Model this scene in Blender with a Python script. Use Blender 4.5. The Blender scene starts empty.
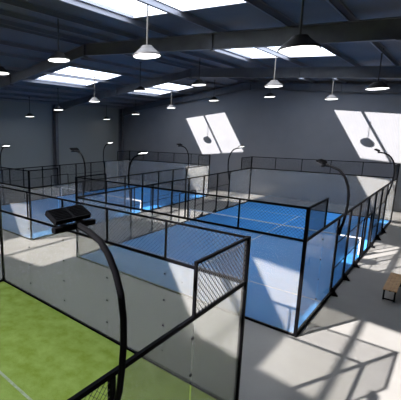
import bpy, bmesh, math, random
from mathutils import Vector, Matrix, Euler
random.seed(7)
S = bpy.context.scene
COL = S.collection
PI = math.pi

# ------------------------------------------------------------------ materials
def new_mat(name):
    m = bpy.data.materials.new(name); m.use_nodes = True
    nt = m.node_tree; nt.nodes.clear()
    out = nt.nodes.new('ShaderNodeOutputMaterial')
    return m, nt, out

def pbr(name, col, rough=.5, metal=0, noise=None, bump=None, spec=.5, emis=None):
    """noise=(scale, second colour, detail) ; bump=(kind, scale, strength)"""
    m, nt, out = new_mat(name)
    b = nt.nodes.new('ShaderNodeBsdfPrincipled')
    b.inputs['Base Color'].default_value = (*col, 1)
    b.inputs['Roughness'].default_value = rough
    b.inputs['Metallic'].default_value = metal
    b.inputs['Specular IOR Level'].default_value = spec
    tc = nt.nodes.new('ShaderNodeTexCoord')
    if noise:
        n = nt.nodes.new('ShaderNodeTexNoise'); n.inputs['Scale'].default_value = noise[0]
        n.inputs['Detail'].default_value = noise[2]; n.inputs['Roughness'].default_value = .6
        nt.links.new(tc.outputs['Object'], n.inputs['Vector'])
        r = nt.nodes.new('ShaderNodeValToRGB')
        r.color_ramp.elements[0].position = .35; r.color_ramp.elements[1].position = .65
        r.color_ramp.elements[0].color = (*col, 1); r.color_ramp.elements[1].color = (*noise[1], 1)
        nt.links.new(n.outputs['Fac'], r.inputs['Fac'])
        nt.links.new(r.outputs['Color'], b.inputs['Base Color'])
    if bump:
        kind, sc, st = bump
        if kind == 'noise':
            t = nt.nodes.new('ShaderNodeTexNoise'); t.inputs['Scale'].default_value = sc; t.inputs['Detail'].default_value = 4
            nt.links.new(tc.outputs['Object'], t.inputs['Vector']); h = t.outputs['Fac']
        else:
            t = nt.nodes.new('ShaderNodeTexWave'); t.bands_direction = kind
            t.wave_type = 'BANDS'; t.inputs['Scale'].default_value = sc; t.inputs['Distortion'].default_value = 0
            nt.links.new(tc.outputs['Object'], t.inputs['Vector']); h = t.outputs['Fac']
        bp = nt.nodes.new('ShaderNodeBump'); bp.inputs['Strength'].default_value = st; bp.inputs['Distance'].default_value = .03
        nt.links.new(h, bp.inputs['Height']); nt.links.new(bp.outputs['Normal'], b.inputs['Normal'])
    if emis:
        b.inputs['Emission Color'].default_value = (*emis[0], 1); b.inputs['Emission Strength'].default_value = emis[1]
    nt.links.new(b.outputs['BSDF'], out.inputs['Surface'])
    return m

def sheet_glass(name, tint, w_diff, w_trl, gloss_rough=.02, col=(.95, .93, .90), f_scale=.5):
    m, nt, out = new_mat(name)
    tr = nt.nodes.new('ShaderNodeBsdfTransparent'); tr.inputs[0].default_value = (*tint, 1)
    df = nt.nodes.new('ShaderNodeBsdfDiffuse'); df.inputs[0].default_value = (*col, 1)
    tl = nt.nodes.new('ShaderNodeBsdfTranslucent'); tl.inputs[0].default_value = (*col, 1)
    gl = nt.nodes.new('ShaderNodeBsdfGlossy'); gl.inputs['Roughness'].default_value = gloss_rough
    a = nt.nodes.new('ShaderNodeMixShader'); a.inputs[0].default_value = w_trl / (w_diff + w_trl)
    nt.links.new(df.outputs[0], a.inputs[1]); nt.links.new(tl.outputs[0], a.inputs[2])
    b = nt.nodes.new('ShaderNodeMixShader'); b.inputs[0].default_value = w_diff + w_trl
    nt.links.new(tr.outputs[0], b.inputs[1]); nt.links.new(a.outputs[0], b.inputs[2])
    fr = nt.nodes.new('ShaderNodeFresnel'); fr.inputs['IOR'].default_value = 1.45
    mu = nt.nodes.new('ShaderNodeMath'); mu.operation = 'MULTIPLY'; mu.inputs[1].default_value = f_scale
    ge = nt.nodes.new('ShaderNodeNewGeometry')      # the inner face of the sheet does not reflect a second time
    fb = nt.nodes.new('ShaderNodeMath'); fb.operation = 'SUBTRACT'; fb.inputs[0].default_value = 1
    nt.links.new(ge.outputs['Backfacing'], fb.inputs[1])
    m2 = nt.nodes.new('ShaderNodeMath'); m2.operation = 'MULTIPLY'
    nt.links.new(fr.outputs[0], m2.inputs[0]); nt.links.new(fb.outputs[0], m2.inputs[1])
    nt.links.new(m2.outputs[0], mu.inputs[0])
    c = nt.nodes.new('ShaderNodeMixShader')
    nt.links.new(mu.outputs[0], c.inputs[0]); nt.links.new(b.outputs[0], c.inputs[1]); nt.links.new(gl.outputs[0], c.inputs[2])
    nt.links.new(c.outputs[0], out.inputs['Surface'])
    return m

M = {}
M['floor'] = pbr('polished_concrete', (.275, .262, .245), .42, noise=(.35, (.325, .31, .29), 6), bump=('noise', 1.2, .05))
M['wall_far'] = pbr('grey_cladding', (.185, .184, .195), .6, bump=('X', 3.2, .25), noise=(.5, (.205, .203, .212), 4))
M['wall_side'] = pbr('dark_grey_cladding', (.25, .26, .245), .65, bump=('Y', 3.2, .25), noise=(.5, (.25, .26, .25), 4))
M['deck'] = pbr('roof_sheet', (.07, .078, .112), .5, bump=('Y', 3.6, .7), noise=(.3, (.12, .125, .14), 3))
M['steel'] = pbr('painted_frame_steel', (.10, .10, .112), .42, noise=(2, (.13, .13, .142), 3))
M['purlin'] = pbr('galvanised_purlin', (.22, .225, .26), .4, .3)
M['black'] = pbr('black_powder_coat', (.003, .003, .004), .6, spec=.05)
M['black_wire'] = pbr('black_welded_wire', (.012, .012, .014), .5)
M['glass'] = sheet_glass('dusty_safety_glass', (.86, .86, .845), .095, .045)
M['pane'] = sheet_glass('skylight_polycarbonate', (.97, .98, 1.0), .012, .03, .3)
M['blue'] = pbr('blue_court_carpet', (.06, .34, .86), .8, noise=(1.2, (.085, .42, .95), 6), bump=('noise', 60, .15), spec=.2)
M['green'] = pbr('green_court_turf', (.33, .44, .06), .9, noise=(2.2, (.46, .60, .14), 10), bump=('noise', 40, .5), spec=.1)
M['line'] = pbr('white_line_fibre', (.80, .82, .78), .8)
M['line_worn'] = pbr('worn_white_line', (.62, .68, .50), .9, noise=(14, (.45, .52, .28), 4))
M['tape'] = pbr('white_net_tape', (.85, .86, .88), .7)
M['shade_dark'] = pbr('graphite_shade', (.034, .031, .030), .5, .1)
M['rod'] = pbr('lamp_rod', (.05, .048, .045), .5, spec=.3)
M['lamp_glow'] = pbr('lamp_diffuser', (.9, .9, .9), .5, emis=((1.0, .97, .93), 3.5))
M['led_glow'] = pbr('led_lens', (.9, .9, .9), .4, emis=((1.0, .98, .95), 4.0))
M['led_lens'] = pbr('grey_lens', (.35, .36, .38), .25)
M['wood'] = pbr('bench_wood', (.52, .29, .13), .5, noise=(5, (.66, .40, .19), 6))
M['clamp'] = pbr('steel_clamp', (.03, .03, .033), .45, .2)
M['trim'] = pbr('pale_flashing', (.34, .35, .40), .5)

# ------------------------------------------------------------------ helpers
class MB:
    def __init__(s): s.v = []; s.f = []
    def box(s, x0, y0, z0, x1, y1, z1):
        b = len(s.v)
        s.v += [(x0,y0,z0),(x1,y0,z0),(x1,y1,z0),(x0,y1,z0),(x0,y0,z1),(x1,y0,z1),(x1,y1,z1),(x0,y1,z1)]
        s.f += [tuple(b+i for i in q) for q in ((0,3,2,1),(4,5,6,7),(0,1,5,4),(1,2,6,5),(2,3,7,6),(3,0,4,7))]
        return s
    def hexa(s, pts):
        b = len(s.v); s.v += [tuple(p) for p in pts]
        s.f += [tuple(b+i for i in q) for q in ((0,3,2,1),(4,5,6,7),(0,1,5,4),(1,2,6,5),(2,3,7,6),(3,0,4,7))]
        return s
    def tube(s, pts, r, n=8, caps=True):
        pts = [Vector(p) for p in pts]
        rr = r if isinstance(r, (list, tuple)) else [r]*len(pts)
        b = len(s.v); up = None
        for i, p in enumerate(pts):
            t = (pts[min(i+1, len(pts)-1)] - pts[max(i-1, 0)]).normalized()
            if up is None: up = Vector((0, 1, 0)) if abs(t.y) < .9 else Vector((1, 0, 0))
            a = t.cross(up).normalized(); c = a.cross(t).normalized(); up = c
            for k in range(n):
                an = 2*PI*(k+.5)/n
                s.v.append(tuple(p + a*math.cos(an)*rr[i] + c*math.sin(an)*rr[i]))
        for i in range(len(pts)-1):
            for k in range(n):
                s.f.append((b+i*n+k, b+i*n+(k+1) % n, b+(i+1)*n+(k+1) % n, b+(i+1)*n+k))
        if caps:
            s.f.append(tuple(b+k for k in reversed(range(n)))); s.f.append(tuple(b+(len(pts)-1)*n+k for k in range(n)))
        return s
    def lathe(s, prof, n=28):
        b = len(s.v)
        for r, z in prof:
            for k in range(n):
                a = 2*PI*k/n; s.v.append((r*math.cos(a), r*math.sin(a), z))
        for i in range(len(prof)-1):
            for k in range(n):
                s.f.append((b+i*n+k, b+i*n+(k+1) % n, b+(i+1)*n+(k+1) % n, b+(i+1)*n+k))
        s.f.append(tuple(b+k for k in range(n))[::-1]); s.f.append(tuple(b+(len(prof)-1)*n+k for k in range(n)))
        return s
    def mesh(s, name, mat, smooth=False, bevel=0):
        me = bpy.data.meshes.new(name); me.from_pydata(s.v, [], s.f)
        bm = bmesh.new(); bm.from_mesh(me)
        bmesh.ops.recalc_face_normals(bm, faces=bm.faces)
        if bevel:
            bmesh.ops.bevel(bm, geom=list(bm.edges), offset=bevel, segments=2, affect='EDGES', profile=.5)
        bm.to_mesh(me); bm.free()
        me.materials.append(mat)
        if smooth:
            me.shade_smooth()
            try: me.set_sharp_from_angle(angle=math.radians(35))
            except Exception: pass
        return me

def link(name, me, parent=None, loc=(0,0,0), rot=(0,0,0)):
    o = bpy.data.objects.new(name, me); COL.objects.link(o)
    if parent is not None: o.parent = parent
    o.location = loc; o.rotation_euler = rot
    return o
def thing(name, label, cat, loc=(0,0,0), rz=0, group=None):
    o = bpy.data.objects.new(name, None); COL.objects.link(o)
    o.empty_display_size = .2
    o.location = loc; o.rotation_euler = (0, 0, rz)
    o['label'] = label; o['category'] = cat
    if group: o['group'] = group
    return o
def tag(o, label, cat, group=None):
    o['label'] = label; o['category'] = cat
    if group: o['group'] = group
    return o
def struct(name, mb, mat, parent=None, **k):
    o = link(name, mb.mesh(name, mat, **k), parent)
    if parent is None: o['kind'] = 'structure'
    return o
def dup_tree(src, loc, rz, label, group=None):
    r = src.copy(); COL.objects.link(r); r.location = loc; r.rotation_euler = (0, 0, rz); r['label'] = label
    if group: r['group'] = group
    for ch in src.children:
        c = ch.copy(); COL.objects.link(c); c.parent = r
        for g in ch.children:
            d = g.copy(); COL.objects.link(d); d.parent = c
    return r
def kids(o): return [c for c in COL.objects if c.parent == o]

# ------------------------------------------------------------------ hall
XL, XR, YN, YF = -29.0, 4.6, -29.2, 24.2
RX = -12.2; RZ = 10.9; SL = .105
def deck(x): return RZ - SL*abs(x-RX)

struct('floor', MB().box(XL-.3, YN-.3, -.25, XR+.3, YF+.3, 0), M['floor'])
def gable(y0, y1):
    m = MB()
    for xa, xb in ((XL-.3, RX), (RX, XR+.3)):
        za, zb = deck(xa)+.02, deck(xb)+.02
        m.hexa([(xa,y0,0),(xb,y0,0),(xb,y1,0),(xa,y1,0),(xa,y0,za),(xb,y0,zb),(xb,y1,zb),(xa,y1,za)])
    return m
struct('wall_back', gable(YF, YF+.3), M['wall_far'])
struct('wall_front', gable(YN-.3, YN), M['wall_far'])
struct('wall_left', MB().box(XL-.3, YN, 0, XL, YF, deck(XL)+.02), M['wall_side'])
struct('wall_right', MB().box(XR, YN, 0, XR+.3, YF, deck(XR)+.02), M['wall_side'])

BAY = 10.53
frames_y = [2.65 + BAY*k for k in (-2, -1, 0, 1, 2)]
sky_y = [(-15.75, -10.5), (-5.22, .03), (5.31, 10.56), (15.84, 21.09), (-26.3, -21.05)]
OFF = (-6.65, -15.75, .42)          # unseen opening, shifted along the slope to move its sun patch on the glass
sky_x = [(-20.9, -16.2), (-6.65, -1.95)]
# roof sheet with openings
m = MB()
xs = sorted({XL-.3, XR+.3, RX, *[v for p in sky_x for v in p], *[v+OFF[2] for v in sky_x[1]]})
ys = sorted({YN-.3, YF+.3, *[v for p in sky_y for v in p]})
for i in range(len(xs)-1):
    for j in range(len(ys)-1):
        xa, xb, ya, yb = xs[i], xs[i+1], ys[j], ys[j+1]
        cx, cy = (xa+xb)/2, (ya+yb)/2
        row = [q for q in sky_y if q[0] < cy < q[1]]
        if row and any(a + (OFF[2] if (a, row[0][0]) == OFF[:2] else 0) < cx < b + (OFF[2] if (a, row[0][0]) == OFF[:2] else 0) for a, b in sky_x): continue
        za, zb = deck(xa), deck(xb)
        m.hexa([(xa,ya,za),(xb,ya,zb),(xb,yb,zb),(xa,yb,za),(xa,ya,za+.06),(xb,ya,zb+.06),(xb,yb,zb+.06),(xa,yb,za+.06)])
struct('ceiling', m, M['deck'])
# skylights
n = 0
for (xa_, xb_) in sky_x:
    for (ya, yb) in sky_y:
        xa, xb = xa_, xb_
        n += 1
        if (xa, ya) == OFF[:2]: xa, xb = xa+OFF[2], xb+OFF[2]
        fr = MB(); t = .05
        def slab(x0, x1, y0, y1, zo0, zo1):
            return [(x0,y0,deck(x0)+zo0),(x1,y0,deck(x1)+zo0),(x1,y1,deck(x1)+zo0),(x0,y1,deck(x0)+zo0),
                    (x0,y0,deck(x0)+zo1),(x1,y0,deck(x1)+zo1),(x1,y1,deck(x1)+zo1),(x0,y1,deck(x0)+zo1)]
        fr.hexa(slab(xa-t, xb+t, ya-t, ya+.02, -.03, .10)); fr.hexa(slab(xa-t, xb+t, yb-.02, yb+t, -.03, .10))
        fr.hexa(slab(xa-t, xa+.02, ya, yb, -.03, .10)); fr.hexa(slab(xb-.02, xb+t, ya, yb, -.03, .10))
        w = struct('window_%d' % n, fr, M['trim'])
        w['label'] = 'rectangular rooflight opening'
        struct('window_pane', MB().hexa(slab(xa+.02, xb-.02, ya+.02, yb-.02, .05, .056)), M['pane'], w)
# purlins (Z-section) along the length of the hall
pur = [-28.6, -27.1, -25.1, -23.0, -20.98, -18.55, -16.12, -14.5, -12.45, -11.95, -10.4, -8.7, -6.73, -4.5, -1.87, -.1, 1.9, 3.9]
for k, x in enumerate(pur):
    z = deck(x) - .02 if True else 0
    p = MB().box(x-.012, YN, z-.2, x+.012, YF, z).box(x-.05, YN, z-.2, x+.012, YF, z-.185).box(x-.012, YN, z-.012, x+.05, YF, z)
    struct('trim_%d' % (k+1), p, M['purlin'])
# portal frames
def ibeam_x(m, xa, za, xb, zb, y, d, fw=.22, tf=.025):
    """I section between (xa,za) and (xb,zb) given at the top flange, depth d downwards"""
    def q(o0, o1, h):
        return [(xa,y-h,za-o1),(xb,y-h,zb-o1),(xb,y+h,zb-o1),(xa,y+h,za-o1),(xa,y-h,za-o0),(xb,y-h,zb-o0),(xb,y+h,zb-o0),(xa,y+h,za-o0)]
    m.hexa(q(0, tf, fw/2)); m.hexa(q(d-tf, d, fw/2)); m.hexa(q(tf, d-tf, .012))
flab = ['steel portal frame behind the viewer, farthest from the sunlit wall', 'steel roof frame standing over the green court',
        'nearest dark steel roof frame, crossing above the big white pendants', 'second dark steel roof frame, its column standing between two left wall bays',
        'farthest steel roof frame, tight against the sunlit end wall']
for k, y in enumerate(frames_y):
    if k == 0: continue
    t = thing('portal_frame', flab[k], 'roof beam', (0, 0, 0), 0, 'steel portal frames across the hall')
    zt = lambda x: deck(x) - .225
    for nm, xe in (('left', XL+.3), ('right', XR-.3)):
        r = MB(); ibeam_x(r, RX, zt(RX), xe, zt(xe), y, .60)
        s = 1 if xe > RX else -1
        for xx in (RX + s*.03, RX + s*7.5):       # splice plates
            r.box(xx-.02, y-.13, zt(xx)-.68, xx+.02, y+.13, zt(xx)+.0)
        # haunch towards the eaves
        hx = xe - s*3.2
        r.hexa([(hx,y-.11,zt(hx)-.62),(xe,y-.11,zt(xe)-1.05),(xe,y+.11,zt(xe)-1.05),(hx,y+.11,zt(hx)-.62),
                (hx,y-.11,zt(hx)-.60),(xe,y-.11,zt(xe)-1.02),(xe,y+.11,zt(xe)-1.02),(hx,y+.11,zt(hx)-.60)])
        r.hexa([(hx,y-.01,zt(hx)-.62),(xe,y-.01,zt(xe)-1.02),(xe,y+.01,zt(xe)-1.02),(hx,y+.01,zt(hx)-.62),
                (hx,y-.01,zt(hx)-.59),(xe,y-.01,zt(xe)-.59),(xe,y+.01,zt(xe)-.59),(hx,y+.01,zt(hx)-.59)])
        link('rafter', r.mesh('rafter', M['steel']), t)
        c = MB(); h = zt(xe)
        x0, x1 = max(xe-.33, XL+.01), min(xe+.33, XR-.01)
        c.box(x0, y-.17, 0, x0+.03, y+.17, h).box(x1-.03, y-.17, 0, x1, y+.17, h).box(x0, y-.012, 0, x1, y+.012, h)
        c.box(x0, y-.19, 0, x1, y+.19, .03)
        link('column', c.mesh('column', M['steel']), t)

# ------------------------------------------------------------------ pendant lamps
def make_lamp(label, light):
    t = thing('pendant_lamp', label, 'pendant lamp')
    sm = M['shade_dark']
    link('lamp_shade', MB().lathe([(.04, .305), (.165, .30), (.185, .285), (.195, .255), (.31, .155), (.425, .06), (.445, .04), (.45, .02), (.45, 0), (.43, 0), (.43, .012), (.02, .03)]).mesh('lamp_shade', sm, True), t)
    link('lamp_diffuser', MB().lathe([(.02, .008), (.415, .006), (.415, -.004), (.35, -.018), (.2, -.028), (.02, -.03)]).mesh('lamp_diffuser', M['lamp_glow'], True), t)
    link('suspension_rod', MB().tube([(0,0,.295), (0,0,1.55)], .026, 8).mesh('suspension_rod', M['rod']), t)
    link('ceiling_mount', MB().box(-.05, -.05, 1.53, .05, .05, 1.62).mesh('ceiling_mount', M['rod']), t)
    return t
def lamp_at(t, x, y, z):
    if y == 19.5: x, y, z = (.22 if x > -12 else -.15) + 2.85+(x-2.85)*1.0164, 20.0, 6.075+(z-6.075)*1.0164
    t.location = (x, y, z)
    top = deck(x) - .03 - z
    for c in kids(t):
        if c.name.startswith('suspension_rod'): c.scale = (1, 1, 1); c.data = rod_mesh(top, c.data.materials[0])
        if c.name.startswith('ceiling_mount'): c.location = (0, 0, top - 1.60)
_rods = {}
def rod_mesh(top, mat):
    k = (round(top, 3), mat.name)
    if k not in _rods:
        _rods[k] = MB().tube([(0,0,.295), (0,0,top)], .026, 8).mesh('suspension_rod', mat)
    return _rods[k]
lx = {-.12: 7.93, -4.55: 8.40, -8.95: 8.85, -13.5: 8.85, -18.05: 8.40, -22.6: 7.95, -27.0: 7.52}
lamps = [  # x, y, pale?, label
 (-.12, -1.7, 0, 'largest pendant lamp, dark shade with glowing disc, hanging nearest on the right'),
 (-4.55, -1.7, 1, 'second largest pendant lamp, grey shade on a pale rod, upper middle left'),
 (-8.95, -1.7, 0, 'dark pendant lamp on a black rod under the upper left of the roof'),
 (-13.5, -1.7, 0, 'pendant lamp cut by the left edge, only its bright rim showing'),
 (-.12, 8.9, 0, 'dark pendant lamp on a black rod at far right below the second beam'),
 (-4.55, 8.9, 1, 'pale grey pendant lamp right of centre, hung below the roof window'),
 (-8.95, 8.9, 0, 'dark pendant lamp at centre, above left edge of the sunlit wall patch'),
 (-13.5, 8.9, 0, 'dark pendant lamp beside the farther pair of left roof windows'),
 (-18.05, 8.9, 1, 'pale pendant lamp hanging just under the nearer left roof window'),
 (-22.6, 8.9, 0, 'dark pendant lamp in front of the left wall column top'),
 (-27.0, 8.9, 0, 'dark pendant lamp nearest the left wall, left of the column'),
 (-.12, 19.5, 1, 'pendant lamp cut by the right edge in the farthest row'),
 (-4.55, 19.5, 1, 'small pale pendant lamp above the right sunlit wall patch'),
 (-8.95, 19.5, 0, 'small dark pendant lamp behind the pale one, right of centre'),
 (-13.5, 19.5, 0, 'small dark pendant lamp just above the middle sunlit wall patch'),
 (-18.05, 19.5, 1, 'small pale pendant lamp below the farther left roof window'),
 (-22.6, 19.5, 0, 'tiny pendant lamp right of the far corner column'),
 (-27.0, 19.5, 0, 'tiny pendant lamp left of the far corner column'),
]
protos = {}
for x, y, pale, lab in lamps:
    pale = 0
    if pale not in protos:
        t = protos[pale] = make_lamp(lab, pale); bpy.context.view_layer.update()
        t['group'] = 'pendant lamps in rows under the roof'
    else:
        t = dup_tree(protos[pale], (0,0,0), 0, lab, 'pendant lamps in rows under the roof')
    lamp_at(t, x, y, lx[x])

# ------------------------------------------------------------------ padel courts
_mesh_cache = {}
def wire_mesh(w, h, p=.106, r=.0058):
    """welded wire panel w x h in local XZ, wires laid diagonally as real crossed rods"""
    k = (round(w, 3), round(h, 3), p)
    if k in _mesh_cache: return _mesh_cache[k]
    m = MB()
    for sgn in (1, -1):
        c = -h if sgn > 0 else 0
        end = w if sgn > 0 else w + h
        c += p/2
        while c < end:
            # line x = c + sgn*z , z in [0,h]
            if sgn > 0: z0, z1 = max(0, -c), min(h, w-c)
            else: z0, z1 = max(0, c-w), min(h, c)
            if z1 - z0 > .01:
                y = .003*sgn
                m.tube([(c+sgn*z0, y, z0), (c+sgn*z1, y, z1)], r, 4, False)
            c += p
    k2 = m.mesh('mesh_panel', M['black_wire']); _mesh_cache[k] = k2
    return k2
_glass_cache = {}
def glass_mesh(w, h):
    k = (w, h)
    if k not in _glass_cache:
        _glass_cache[k] = MB().box(.002, -.006, 0, w-.002, .006, h).mesh('glass_panel', M['glass'])
    return _glass_cache[k]
_box_cache = {}
def box_mesh(name, x, y, z, mat):
    k = (name, round(x, 3), round(y, 3), round(z, 3), mat)
    if k not in _box_cache:
        _box_cache[k] = MB().box(-x/2, -y/2, 0, x/2, y/2, z).mesh(name, M[mat], bevel=min(x, y, z)*.08)
    return _box_cache[k]

def enclosure(x1, y0, label, skip=None):
    """10 x 20 m court: right side at x1, near end at y0. local origin = near-left corner"""
    t = thing('court_enclosure', label, 'glass court enclosure', (x1-10, y0, 0), 0, 'padel court enclosures')
    P = .09
    def post(x, y, z0, z1, w=P): link('post', box_mesh('post', w, w, z1-z0, 'black'), t, (x, y, z0))
    def rail_x(xa, xb, y, z, w=.06, h=.06): link('rail', box_mesh('rail', xb-xa, w, h, 'black'), t, ((xa+xb)/2, y, z-h/2))
    def rail_y(ya, yb, x, z, w=.06, h=.06): link('rail', box_mesh('rail', w, yb-ya, h, 'black'), t, (x, (ya+yb)/2, z-h/2))
    # ends
    for ye, inn in ((0, 1), (20, -1)):
        post(0, ye, 0, 4); post(10, ye, 0, 4)
        rail_x(.04, 9.96, ye, 3.97, .05, .05); rail_x(.04, 9.96, ye, 3.0, .06, .07); rail_x(.04, 9.96, ye, .035, .08, .07)
        for k in range(5):
            g = link('glass_panel', glass_mesh(2.0, 2.90), t, (2*k, ye, .07))
            link('mesh_panel', wire_mesh(1.96, .94), t, (.02+2*k, ye+.035*(-inn)*0, 3.03))
            if k: post(2*k, ye, 3.035, 3.95, .045)
            if k:
                for zc in (.5, 1.2, 1.9, 2.6):
                    link('clamp', box_mesh('clamp', .05, .03, .05, 'clamp'), g, (0, 0, zc-.07))
    # sides
    for xs_, s in ((0, -1), (10, 1)):
        for ya in (0, 18):
            yo = 0 if ya == 0 else 20
            yi = 2 if ya == 0 else 18
            link('mesh_panel', wire_mesh(1.90, .94), t, (xs_, ya+.05, 3.03), (0, 0, PI/2))
            rail_y(min(yo, yi)+.04, max(yo, yi)-.0, xs_, 3.97, .05, .05)
            post(xs_, yi, 3.035, 4.0, .05)
        rail_y(.04, 19.96, xs_, 3.0, .06, .07)
        rail_y(.04, 19.96, xs_, .04, .10, .08)
        for ya in (0, 2, 16, 18):
            a = ya + (.05 if ya in (0, 16) else .0); w = 1.94 if ya in (0, 2, 16, 18) else 2
            g = link('glass_panel', glass_mesh(1.93, 2.88), t, (xs_, ya+.04, .085), (0, 0, PI/2))
            if ya in (0, 16):
                for zc in (.5, 1.2, 1.9, 2.6):
                    link('clamp', box_mesh('clamp', .05, .03, .05, 'clamp'), g, (1.945, 0, zc-.085))
        for yp in (4, 6, 8, 12, 14, 16):
            post(xs_, yp, 0, 2.97, .08)
            link('post_foot', MB().hexa([(0,-.06,0),(.22,-.06,0),(.22,.06,0),(0,.06,0),(0,-.01,.28),(.03,-.01,.28),(.03,.01,.28),(0,.01,.28)] if s > 0 else
                 [(-.22,-.06,0),(0,-.06,0),(0,.06,0),(-.22,.06,0),(-.03,-.01,.28),(0,-.01,.28),(0,.01,.28),(-.03,.01,.28)]).mesh('post_foot', M['black']), t, (xs_ + s*.04, yp, 0))
        post(xs_, 10, 0, 2.97, .08)
        for yp in (9, 11): post(xs_ + s*.05, yp, 0, 2.05, .06)
        rail_y(8.97, 11.03, xs_ + s*.05, 2.07, .06, .06)
        for ya, w in ((4.04, 1.92), (6.04, 1.92), (12.04, 1.92), (14.04, 1.92), (8.04, .92), (11.04, .92)):
            link('mesh_panel', wire_mesh(w, 2.86, .106, .0035), t, (xs_, ya, .09), (0, 0, PI/2))
            for zz in (1.0, 2.0): rail_y(ya-.0, ya+w, xs_, zz, .03, .03)
        link('mesh_panel', wire_mesh(1.9, .86, .106, .0035), t, (xs_, 9.05, 2.1), (0, 0, PI/2))
    return t

def surface(x1, y0, label, mat, lmat, group=None):
    x0 = x1-10
    t = thing('court_surface', label, 'court floor', (x0, y0, 0), 0)
    link('carpet', MB().box(.05, .05, .001, 9.95, 19.95, .018).mesh('carpet', M[mat]), t)
    L = [(0.06, 3.03, 9.94, 3.08), (.06, 16.92, 9.94, 16.97), (4.975, 3.08, 5.025, 16.92)]
    for a, b, c, d in L:
        wd = .012 if mat == 'green' else 0
        link('court_line', MB().box(a, b-wd, .0185, c, d+wd, .021).mesh('court_line', M[lmat]), t)
    return t

def net(x1, y0, label):
    t = thing('court_net', label, 'net', (x1-5, y0+10, 0), 0, 'court nets')
    m = MB(); zz = .06
    while zz < .86:
        m.tube([(-4.9, 0, zz), (4.9, 0, zz)], .0022, 4, False); zz += .05
    xx = -4.9
    while xx < 4.91:
        m.tube([(xx, 0, .05), (xx, 0, .87)], .0022, 4, False); xx += .05
    link('net_mesh', m.mesh('net_mesh', M['black_wire']), t)
    link('net_tape', MB().box(-4.92, -.012, .86, 4.92, .012, .925).mesh('net_tape', M['tape']), t)['label'] = 'white tape along the top of the net'
    for s in (-1, 1):
        link('net_band', MB().box(s*4.86-.05, -.013, .03, s*4.86+.05, .013, .86).mesh('net_band', M['tape']), t)['label'] = 'white vertical band at the net end'
        link('net_post', MB().box(s*4.93-.03, -.03, .022, s*4.93+.03, .03, .95).mesh('net_post', M['black']), t)
    return t

A0, B0 = -24.03, 0.0
enclosure(0, A0, 'black framed glass and mesh enclosure around the green court in the foreground')
enclosure(0, B0, 'black framed glass enclosure around the blue court on the right')
enclosure(-14, B0, 'black framed glass enclosure around the blue court on the left')
surface(0, A0, 'green artificial turf court in the lower left foreground', 'green', 'line_worn')
surface(0, B0, 'blue court carpet with white lines on the right', 'blue', 'line')
surface(-14, B0, 'blue court carpet farther away on the left', 'blue', 'line')
net(0, B0, 'black net with white tape across the right blue court')
net(-14, B0, 'black net with white tape across the left blue court')

# ------------------------------------------------------------------ floodlights (local: arm leans to -x)
def make_flood(label, lit):
    t = thing('floodlight', label, 'floodlight')
    pts = [(.06,0,2.40),(.085,0,2.62),(.14,0,2.85),(.175,0,3.15),(.20,0,3.50),(.195,0,3.85),(.15,0,4.15),(.06,0,4.40),(-.06,0,4.60),(-.20,0,4.74),(-.42,0,4.83),(-.62,0,4.87)]
    link('curved_pole', MB().tube(pts, .045, 10).mesh('curved_pole', M['black'], True), t)
    link('pole_bracket', MB().box(.0, -.05, 2.35, .09, .05, 2.62).mesh('pole_bracket', M['black']), t)
    link('crossbar', MB().box(-.68, -.39, 4.83, -.60, .31, 4.90).mesh('crossbar', M['black'], bevel=.008), t)
    me_h = MB().box(-.12, -.147, -.035, .12, .147, .035)
    for i in range(7): me_h.box(-.10+i*.031, -.135, .035, -.094+i*.031, .135, .045)
    me_h = me_h.mesh('lamp_housing', M['black'])
    me_l = MB().box(-.11, -.13, -.045, .10, .13, -.036).mesh('lamp_lens', M['led_glow'] if lit else M['led_lens'])
    me_y = MB().box(-.02, -.2, -.02, .02, .2, .02).mesh('yoke', M['clamp'])
    for yy in (-.19, .115):
        h = link('lamp_housing', me_h, t, (-.76, yy, 5.0), (0, math.radians(26 if not lit else 18), 0))
        link('lamp_lens', me_l, h)
        link('yoke', MB().box(-.72, yy-.03, 4.88, -.66, yy+.03, 4.99).mesh('yoke', M['clamp']), t)
    bpy.context.view_layer.update()
    return t
fl = [  # x, y, facing left?, label
 (0, A0+16, 0, 'largest floodlight on a thick curved black pole beside the green court'),
 (0, 4, 0, 'curved black floodlight over the near right side of the right blue court'),
 (0, 16, 0, 'curved black floodlight at the far right corner in front of the sunlit wall'),
 (-14, 4, 0, 'dark curved floodlight on the near right side of the left blue court'),
 (-14, 16, 0, 'dark curved floodlight at the far side, just left of the middle sun patch'),
 (-10, 4, 1, 'lit curved floodlight on the near left side of the right blue court'),
 (-10, 16, 1, 'curved floodlight in front of the lower right of the middle sun patch'),
 (-24, 4, 1, 'lit curved floodlight at the left edge of the picture'),
 (-24, 16, 1, 'small lit curved floodlight before the far corner column'),
]
fp = {}
for x, y, flip, lab in fl:
    if flip not in fp: t = fp[flip] = make_flood(lab, flip); t['group'] = 'curved floodlights on the court fences'
    else: t = dup_tree(fp[flip], (0,0,0), 0, lab, 'curved floodlights on the court fences')
    t.location = (x, y, 0); t.rotation_euler = (0, 0, PI if flip else 0)

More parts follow.
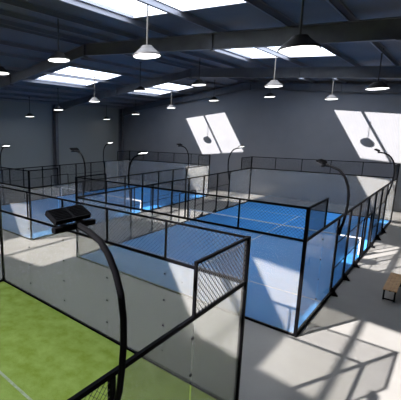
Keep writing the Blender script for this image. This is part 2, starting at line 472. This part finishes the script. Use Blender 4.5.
# ------------------------------------------------------------------ bench
b = thing('wooden_bench', 'light brown wooden bench on dark legs beside the right blue court', 'bench', (1.46, 4.8, 0))
for k in range(4):
    link('seat_slat', MB().box(.105*k, 0, .415, .105*k+.098, 2.15, .45).mesh('seat_slat', M['wood'], bevel=.005), b)
for yy in (.12, 1.97):
    link('leg_frame', MB().box(.02, yy-.03, .38, .39, yy+.03, .414).box(.02, yy-.03, 0, .07, yy+.03, .38).box(.34, yy-.03, 0, .39, yy+.03, .38).box(.07, yy-.025, .02, .34, yy+.025, .06).mesh('leg_frame', M['black']), b)
link('stretcher', MB().box(.18, .15, .34, .23, 1.94, .38).mesh('stretcher', M['black']), b)

# ------------------------------------------------------------------ light
sd = bpy.data.lights.new('sun', 'SUN'); sd.energy = 21.0; sd.color = (1.0, .95, .90); sd.angle = math.radians(.6)
so = bpy.data.objects.new('sun', sd); COL.objects.link(so); so.location = (-20, -30, 40)
so.rotation_euler = Vector((.58, 1.30, -1.0)).to_track_quat('-Z', 'Y').to_euler()
w = bpy.data.worlds.new('sky'); S.world = w; w.use_nodes = True
bg = w.node_tree.nodes['Background']; bg.inputs[0].default_value = (.80, .88, 1.0, 1); bg.inputs[1].default_value = 5.3

# ------------------------------------------------------------------ camera
cam = bpy.data.cameras.new('camera'); co = bpy.data.objects.new('camera', cam); COL.objects.link(co)
co.location = (2.852, -11.024, 6.075)
yaw, pitch = math.radians(-44.388), math.radians(10.751)
f = Vector((math.sin(yaw)*math.cos(pitch), math.cos(yaw)*math.cos(pitch), -math.sin(pitch)))
r = Vector((math.cos(yaw), -math.sin(yaw), 0)); u = r.cross(f)
co.rotation_euler = Matrix((r, u, -f)).transposed().to_euler()
cam.sensor_fit = 'HORIZONTAL'; cam.sensor_width = 36
cam.lens = 358.334/401*36
cam.shift_x = (200.5-107.365)/401
cam.shift_y = 0
cam.clip_start = .05; cam.clip_end = 200
S.camera = co
S.view_settings.view_transform = 'Standard'; S.view_settings.look = 'None'
S.view_settings.exposure = 0; S.view_settings.gamma = 1; S.view_settings.use_curve_mapping = False
S.cycles.max_bounces = 8; S.cycles.transparent_max_bounces = 40; S.cycles.diffuse_bounces = 5
S.cycles.use_denoising = True
S.cycles.sample_clamp_indirect = 6
